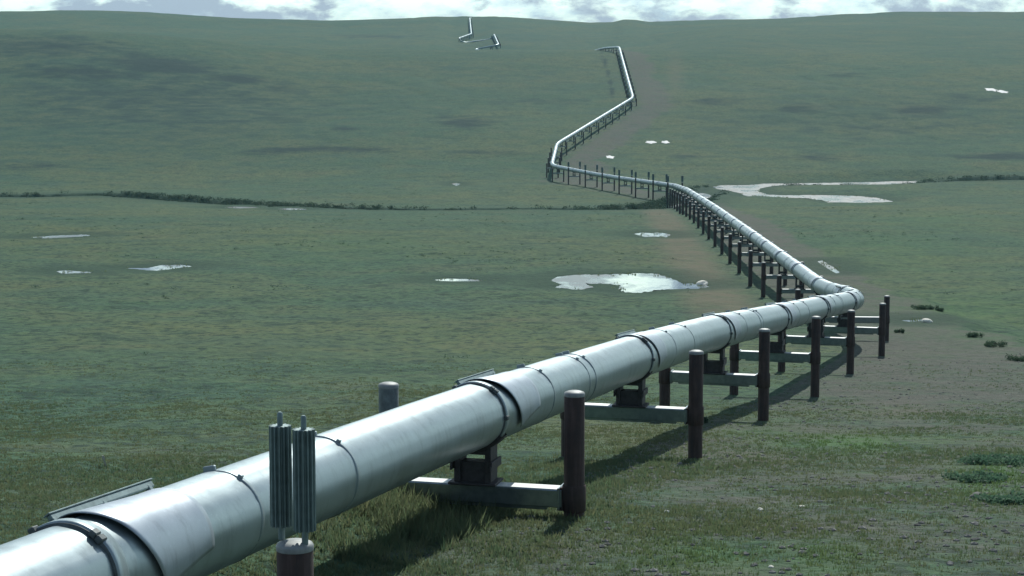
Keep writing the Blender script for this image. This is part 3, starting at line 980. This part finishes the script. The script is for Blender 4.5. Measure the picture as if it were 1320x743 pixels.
# ------------------------------------------------------------------ plants and stones
def grass_field():
    N = 210000
    D = 30 + (140 - 30) * rng.random(N) ** 1.3
    t = rng.uniform(-.30, .30, N)
    X = t * D
    # thicker near the pipe's shaded flank on the first bent
    n2 = 16000
    s = S0 + rng.uniform(-3, 40, n2)
    Pp, Tt, Rr, Uu = frame(s)
    off = rng.normal(.6, 1.5, n2)
    X2, D2 = Pp[:, 0] + Rr[:, 0] * off, Pp[:, 1] + Rr[:, 1] * off
    X = np.concatenate([X, X2]); D = np.concatenate([D, D2])
    n3 = 2600
    s3 = S0 + rng.uniform(11, 19.5, n3)
    P3, _, R3, _ = frame(s3)
    o3 = rng.uniform(-2.6, .9, n3)
    X = np.concatenate([X, P3[:, 0] + R3[:, 0] * o3]); D = np.concatenate([D, P3[:, 1] + R3[:, 1] * o3])
    tall = np.concatenate([np.zeros(N), np.full(n2, 1.0), np.full(n3, 3.2)])
    ok = D > 26
    pad = attr_at(PADA, X, D); wet = attr_at(WET, X, D)
    patch = vnoise(X / 5, D / 5, 41) + .5 * vnoise(X / 1.6, D / 1.6, 42)
    ok &= rng.random(len(X)) < sstep(135, 50, D) + tall
    ok &= (rng.random(len(X)) > pad * 1.0 - patch * .7) & (rng.random(len(X)) < .62 + patch)
    X, D, tall = X[ok], D[ok], tall[ok]
    z = ground(X, D)
    n = len(X)
    nb = 6
    hgt = (.03 + .06 * rng.random(n) ** 1.5) * (1 + .6 * patch[ok]) * (1 + 1.6 * tall * rng.random(n)) 
    lush = attr_at(LUSH, X, D)
    hgt *= 1 + .6 * lush
    co = np.zeros((n, nb, 3, 3)); tone = np.zeros((n, nb, 3))
    bt = np.clip(rng.random(n) * .75 - .15, 0, .6)
    for b in range(nb):
        a = rng.uniform(0, 2 * math.pi, n); lean = rng.uniform(.1, .75, n) * hgt
        w = (.008 + .010 * rng.random(n)) * (1 + D / 90)
        bx, by = X + rng.normal(0, .05, n), D + rng.normal(0, .05, n)
        hb = hgt * rng.uniform(.6, 1.15, n)
        ca, sa = np.cos(a), np.sin(a)
        wx = rng.uniform(0, 2 * math.pi, n)
        cx_, cy_ = np.cos(wx), np.sin(wx)
        co[:, b, 0] = np.stack([bx - cx_ * w, by - cy_ * w, z - .03], 1)
        co[:, b, 1] = np.stack([bx + cx_ * w, by + cy_ * w, z - .03], 1)
        co[:, b, 2] = np.stack([bx + ca * lean, by + sa * lean, z + hb], 1)
        tone[:, b, :] = bt[:, None]
    co = co.reshape(-1, 3)
    fc = np.arange(len(co)).reshape(-1, 3)
    o = mesh_np('grass', co, fc, M['grass'], 3, False, dict(tone=tone.ravel(), lush=np.repeat(lush, nb * 3)))
    tag(o, 'short tufted grass covering the near slope on both sides of the pipeline', 'grass', kind='stuff')
grass_field()

def sedge():
    co, tone = [], []
    for (L, Q) in SHORES:
        far = Q[:, 1].mean()
        per = np.linalg.norm(np.diff(np.vstack([Q, Q[:1]])[:, :2], axis=0), axis=1).sum()
        n = int(min(700, per * 1.1))
        a = rng.integers(0, len(Q), n); t = rng.random(n)[:, None]
        p = Q[a] * (1 - t) + Q[(a + 1) % len(Q)] * t
        clump = vnoise(p[:, 0] / 5, p[:, 1] / 5, 91) > -.12
        p = p[clump]; n = len(p)
        p[:, :2] += rng.normal(0, .5 + .5 * rng.random((n, 1)), (n, 2)) * np.array([1, 1.8])
        for b in range(5):
            w = rng.uniform(.02, .05, n) * (1 + far / 300); h = rng.uniform(.08, .3, n); q = p + rng.normal(0, .15, (n, 3)) * np.array([1, 1, 0])
            z0 = np.full(n, L - .05)
            ang = rng.uniform(0, 6.28, n); lx, ly = np.cos(ang) * h * .4, np.sin(ang) * h * .4
            co.append(np.stack([np.stack([q[:, 0] - w, q[:, 1], z0], 1), np.stack([q[:, 0] + w, q[:, 1], z0], 1), np.stack([q[:, 0] + lx, q[:, 1] + ly, z0 + h], 1)], 1).reshape(-1, 3))
            tone.append(np.repeat(rng.random(n) * .4, 3))
    co = np.concatenate(co); tone = np.concatenate(tone)
    o = mesh_np('sedge', co, np.arange(len(co)).reshape(-1, 3), M['grass'], 3, False, dict(tone=tone, lush=np.zeros(len(co))))
    tag(o, 'ragged sedge tufts growing along the margins of the pools', 'sedge', kind='stuff')
sedge()

def leaf_cloud(centres, radii, per, size):
    """leaf-sized faces spread through many small crowns; returns verts (n,3)"""
    out = []
    for c, r in zip(centres, radii):
        n = per
        d = rng.normal(size=(n, 3)); d /= np.linalg.norm(d, axis=1, keepdims=True)
        rad = rng.random(n) ** .45
        lump = 1 + .35 * np.sin(d[:, 0] * 4 + c[0]) * np.cos(d[:, 1] * 5 + c[1])
        p = c + d * (rad * lump)[:, None] * np.asarray(r)
        p[:, 2] = np.maximum(p[:, 2], c[2] - r[2] * .8)
        u = rng.normal(size=(n, 3)); u /= np.linalg.norm(u, axis=1, keepdims=True)
        v = np.cross(u, rng.normal(size=(n, 3))); v /= np.linalg.norm(v, axis=1, keepdims=True)
        sz = size * rng.uniform(.6, 1.3, n)[:, None]
        out.append(np.stack([p - u * sz, p + v * sz * .55, p + u * sz, p - v * sz * .55], 1))
    return np.concatenate(out).reshape(-1, 3)

# willow brush along the creek (one mass), denser on its far bank
cen, rad = [], []
sC = np.concatenate([[0], np.cumsum(np.linalg.norm(np.diff(CREEK[:, :2], axis=0), axis=1))])
for q in range(1300):
    u = rng.uniform(0, sC[-1])
    x, y = np.interp(u, sC, CREEK[:, 0]), np.interp(u, sC, CREEK[:, 1])
    dens = .42 + vnoise(np.array([x / 22.]), np.array([3.3]), 50)[0] * 1.3
    pxx = 660 + 2400 * x / y
    if 120 < pxx < 470: dens += .7
    elif pxx < 800: dens -= .24
    if 905 < pxx < 1190: dens += .1
    if 800 < pxx < 885: dens += .1
    if rng.random() > dens: continue
    side = 1 if rng.random() < .72 else -1
    o_ = (5.0 + abs(rng.normal(0, 1.6))) * side
    i = int(np.clip(np.searchsorted(sC, u), 0, nC - 1))
    nn = Nn[i] * np.sign(Nn[i][1] + 1e-9)
    x2, y2 = x + nn[0] * o_, y + nn[1] * o_
    inside = False
    for (nm, lab, L, P) in POND_D[:2]:
        if poly_sd(np.array([x2]), np.array([y2]), P)[0] < 1.5: inside = True
    if inside: continue
    r_ = rng.uniform(.6, 1.5)
    hgt = r_ * (.55 if side > 0 else .35)
    cen.append(np.array([x2, y2, float(ground(np.array([x2]), np.array([y2]))[0]) + hgt * .6])); rad.append((r_ * 1.5, r_, hgt))
lv = leaf_cloud(cen, rad, 46, .20)
o = mesh_np('willow_brush', lv, np.arange(len(lv)).reshape(-1, 4), M['willow'], 4)
tag(o, 'dark willow scrub lining the creek banks on the valley floor', 'brush', kind='stuff')

cen, rad = [], []
N = 9000
Dq = 120 + 520 * rng.random(N) ** .8; Xq = rng.uniform(-.30, .30, N) * Dq
nq = vnoise(Xq / 30, Dq / 30, 61) + .6 * vnoise(Xq / 9, Dq / 9, 62)
keep = (rng.random(N) < nq * 1.1) & (attr_at(PADA, Xq, Dq) < .1) & (attr_at(WET, Xq, Dq) < .05)
Xq, Dq = Xq[keep][:1500], Dq[keep][:1500]
zq = ground(Xq, Dq)
for x, y, z in zip(Xq, Dq, zq):
    r_ = random.uniform(.18, .6) * (1 + y / 900)
    cen.append(np.array([x, y, z + r_ * .15])); rad.append((r_ * 1.5, r_ * 1.3, r_ * .4))
lv = leaf_cloud(cen, rad, 22, .085)
o = mesh_np('dwarf_scrub', lv, np.arange(len(lv)).reshape(-1, 4), M['willow_low'], 4)
tag(o, 'tiny dark dwarf willow clumps dotted over the tundra plain', 'scrub', kind='stuff')

def shrub(x, y, r, h, label, mat='bush', per=900, leaf=.055):
    c = hit(x, y)
    z = float(ground(np.array([c[0]]), np.array([c[1]]))[0])
    root = empty('shrub', (c[0], c[1], z))
    tag(root, label, 'shrub', 'low shrubs on the near slope')
    lobes = max(4, int(r * 11))
    cs, rs = [], []
    for q in range(lobes):
        a = random.uniform(0, 6.28); d = r * math.sqrt(random.random()) * .8
        px_, py_ = d * math.cos(a), d * math.sin(a)
        gz = float(ground(np.array([c[0] + px_]), np.array([c[1] + py_]))[0]) - z
        hh = h * random.uniform(.55, 1.0)
        cs.append(np.array([px_, py_, gz + hh * .5])); rs.append((r * .30, r * .30, hh * .55))
    v = leaf_cloud(cs, rs, max(60, per // lobes), leaf)
    o = mesh_np('foliage', v, np.arange(len(v)).reshape(-1, 4), M[mat], 4); o.parent = root
    for q in range(6):
        st = MB()
        a = random.uniform(0, 6.28); d = r * .5 * random.random()
        Mx = Matrix.Translation((d * math.cos(a), d * math.sin(a), h * .3)) @ Matrix.Rotation(random.uniform(-.5, .5), 4, 'X') @ Matrix.Rotation(random.uniform(-.5, .5), 4, 'Y')
        st.box(0, 0, 0, .02, .02, h * .9, 0, Mx)
        st.build('stem', M['twig'], root)

shrub(1292, 600, 1.3, .30, 'blue-green low shrub spreading at the right edge of the slope', per=2200)
shrub(1262, 622, 1.0, .24, 'smaller blue-green shrub just below the spreading one at right', per=1200)
shrub(1305, 648, .9, .22, 'low shrub at the right edge, lowest of the near three', per=900)
shrub(1160, 430, .55, .40, 'small round dark green bush beside the two last posts', 'willow_low', 700)
shrub(1255, 435, .9, .42, 'dark bush on the pad edge, upper of a row sloping down rightward', 'willow_low', 1200)
shrub(1284, 447, 1.0, .5, 'dark bush on the pad edge, in the middle of the row', 'willow_low', 1300)
shrub(1312, 464, .9, .45, 'dark bush on the pad edge, lowest of the row', 'willow_low', 1200)
shrub(1188, 399, 1.3, .5, 'dark flat bush in the grass beyond the two last posts', 'willow_low', 900, .08)
shrub(1207, 399, 1.0, .42, 'dark flat bush touching the right side of another beyond the posts', 'willow_low', 800, .08)
shrub(905, 546, .35, .35, 'tuft of dark leaves in the pipe shadow between two posts', 'willow_low', 500)

def rock_mesh(seed, sx, sy, sz, sub=2):
    import bmesh
    bm = bmesh.new(); bmesh.ops.create_icosphere(bm, subdivisions=sub, radius=1)
    rr = np.random.default_rng(seed); off = rr.uniform(0, 50, 3)
    for v in bm.verts:
        n_ = float(vnoise(np.array([v.co.x * 1.7 + off[0] + v.co.z]), np.array([v.co.y * 1.7 + off[1] - v.co.z]), seed))
        f = 1 + .55 * n_
        v.co = Vector((v.co.x * sx * f, v.co.y * sy * f, v.co.z * sz * f))
    me = bpy.data.meshes.new('rock'); bm.to_mesh(me); bm.free()
    return me

def rock(x, y, r, mat, label):
    c = hit(x, y); z = float(ground(np.array([c[0]]), np.array([c[1]]))[0])
    me = rock_mesh(int(x * 7 + y), r, r * random.uniform(.7, 1), r * random.uniform(.45, .65), 3); me.materials.append(M[mat])
    o = bpy.data.objects.new('rock', me); C.objects.link(o); o.location = (c[0], c[1], z + r * .12); o.rotation_euler.z = random.uniform(0, 6)
    tag(o, label, 'rock', 'loose rocks on the ground')
rock(1195, 414, .55, 'pale', 'pale yellow boulder on the gravel beyond the two last posts')
rock(860, 661, .07, 'pale', 'small pale stone on bare gravel, left of the pair')
rock(981, 660, .085, 'pale', 'small pale stone on bare gravel, middle one below the fourth post')
rock(1033, 656, .075, 'pale', 'small pale flat stone on bare gravel, right of the pair')
rock(905, 363, .75, 'pale', 'white rock on the pointed end of the largest pond')
rock(994, 733, .06, 'pale', 'tiny pale stone in the grass at the bottom edge')
rock(1290, 620, .22, 'stone', 'dark grey rock between the shrubs at right')
rock(1258, 642, .2, 'stone', 'grey rock left of the lowest shrub at right')

# bleached stake at the left
c = hit(137, 606); z = float(ground(np.array([c[0]]), np.array([c[1]]))[0])
mb = MB(); mb.box(0, 0, .16, .05, .03, .44, .006); mb.box(0, -.018, .30, .09, .008, .10, .002)
o = mb.build('survey_stake', M['wood']); o.location = (c[0], c[1], z); o.rotation_euler = (.15, -.28, .4)
tag(o, 'small pale wooden stake leaning in the grass behind the pipe', 'stake')

# loose stones of the made ground
def gravel():
    N = 12000
    D = 30 + 110 * rng.random(N) ** 1.1; X = rng.uniform(-.05, .30, N) * D
    pad = attr_at(PADA, X, D); patch = vnoise(X / 3.5, D / 3.5, 71)
    ok = (pad > .4) & (rng.random(N) < .35 + patch)
    X, D = X[ok], D[ok]; z = ground(X, D)
    me = rock_mesh(3, 1, 1, .6, 1)
    bv = np.array([v.co for v in me.vertices]); bf = np.array([p.vertices for p in me.polygons])
    r = .02 + .085 * rng.random(len(X)) ** 4
    a = rng.uniform(0, 6.28, len(X)); ca, sa = np.cos(a), np.sin(a)
    V = np.stack([(bv[None, :, 0] * ca[:, None] - bv[None, :, 1] * sa[:, None]) * r[:, None] + X[:, None],
                  (bv[None, :, 0] * sa[:, None] + bv[None, :, 1] * ca[:, None]) * r[:, None] * .8 + D[:, None],
                  bv[None, :, 2] * r[:, None] + z[:, None] + .005], -1).reshape(-1, 3)
    Fc = (bf[None] + (np.arange(len(X)) * len(bv))[:, None, None]).reshape(-1, 3)
    o = mesh_np('gravel', V, Fc, M['stone'], 3)
    tag(o, 'loose grey gravel strewn over the bare ground right of the pipeline', 'gravel', kind='stuff')
gravel()

# ------------------------------------------------------------------ air
def haze(density=.72e-4):
    m = bpy.data.materials.new('haze_air'); m.use_nodes = True
    nt = m.node_tree; nt.nodes.clear()
    out = nt.nodes.new('ShaderNodeOutputMaterial'); v = nt.nodes.new('ShaderNodeVolumePrincipled')
    v.inputs['Color'].default_value = (.38, .80, .95, 1); v.inputs['Density'].default_value = density
    v.inputs['Anisotropy'].default_value = .0
    nt.links.new(v.outputs[0], out.inputs['Volume'])
    zt = float(ZZ.max()) + 4; zl = float(ZZ.min()) - 1.2
    mb = MB(); mb.box(0, 2482, (zt + zl) / 2, 4700, 5060, zt - zl)
    o = mb.build('haze', m); tag(o, 'thin blue haze over the valley', 'haze', kind='stuff')
    try: m.cycles.homogeneous_volume = True
    except Exception: pass
haze()

# ------------------------------------------------------------------ sky, sun
SUN_EL, SUN_AZ = 43.0, 12.0
w = bpy.data.worlds.new('World'); scene.world = w; w.use_nodes = True
nt = w.node_tree; k = NT(nt)
bg = nt.nodes['Background']
sky = nt.nodes.new('ShaderNodeTexSky'); sky.sky_type = 'NISHITA'; sky.sun_disc = False
sky.sun_elevation = R(SUN_EL); sky.sun_rotation = R(SUN_AZ); sky.altitude = 300; sky.air_density = 1.0; sky.dust_density = .6
tc = nt.nodes.new('ShaderNodeTexCoord').outputs['Generated']
sx = nt.nodes.new('ShaderNodeSeparateXYZ'); nt.links.new(tc, sx.inputs[0])
zz = k.math('ADD', k.math('MAXIMUM', sx.outputs[2], 0.0), .45)
cx = nt.nodes.new('ShaderNodeCombineXYZ')
nt.links.new(k.math('DIVIDE', sx.outputs[0], zz), cx.inputs[0]); nt.links.new(k.math('DIVIDE', sx.outputs[1], zz), cx.inputs[1])
cl = k.noise(cx.outputs[0], 9.0, 9, .60, .2)
cl2 = k.noise(cx.outputs[0], 3.5, 4, .5)
cov = k.math('ADD', cl, k.math('MULTIPLY', k.math('SUBTRACT', cl2, .5), .5))
thr = k.mapr(sx.outputs[2], .05, .6, .42, .62)
fac = k.mapr(k.math('SUBTRACT', cov, thr), .0, .10)
shade = k.noise(cx.outputs[0], 16., 7, .6)
ccol = k.ramp(k.math('ADD', shade, k.math('MULTIPLY', cov, .25)), [(.44, (4.4, 6.1, 7.6)), (.58, (7.6, 9.5, 9.4)), (.70, (9.8, 12.0, 10.8))])
gap = k.mix(k.mapr(sx.outputs[2], .0, .5, .9, .3), sky.outputs[0], (4.0, 5.4, 7.2))
# cloud towards the sun is lit through and bright, cloud behind the viewer is dimmer and bluer
fwd = k.mapr(sx.outputs[1], -.3, .95, .20, 1.0)
glow = k.math('MULTIPLY', fwd, k.mapr(sx.outputs[2], .03, .075, 1.15, 2.0))
vm = nt.nodes.new('ShaderNodeVectorMath'); vm.operation = 'SCALE'
nt.links.new(ccol, vm.inputs[0]); nt.links.new(glow, vm.inputs['Scale'])
nt.links.new(k.mix(fac, gap, vm.outputs[0]), bg.inputs['Color'])
bg.inputs['Strength'].default_value = .09

sun = bpy.data.lights.new('sun', 'SUN'); sun.energy = 4.3; sun.angle = R(.53); sun.color = (1.0, .985, .91)
so = bpy.data.objects.new('sun', sun); C.objects.link(so); so.location = (0, 0, 60)
d = Vector((math.sin(R(SUN_AZ)) * math.cos(R(SUN_EL)), math.cos(R(SUN_AZ)) * math.cos(R(SUN_EL)), math.sin(R(SUN_EL))))
so.rotation_euler = (-d).to_track_quat('-Z', 'Y').to_euler()

# ------------------------------------------------------------------ camera
cam = bpy.data.cameras.new('camera'); co = bpy.data.objects.new('camera', cam); C.objects.link(co)
cam.sensor_width = 36; cam.lens = 36 * F / W; cam.clip_start = .1; cam.clip_end = 20000
co.rotation_euler = (math.pi / 2 - PITCH, 0, 0)
scene.camera = co

scene.view_settings.view_transform = 'Standard'
scene.view_settings.look = 'None'
scene.view_settings.exposure = 0
scene.view_settings.gamma = 1
scene.cycles.use_denoising = True
scene.cycles.max_bounces = 6
scene.cycles.volume_bounces = 0
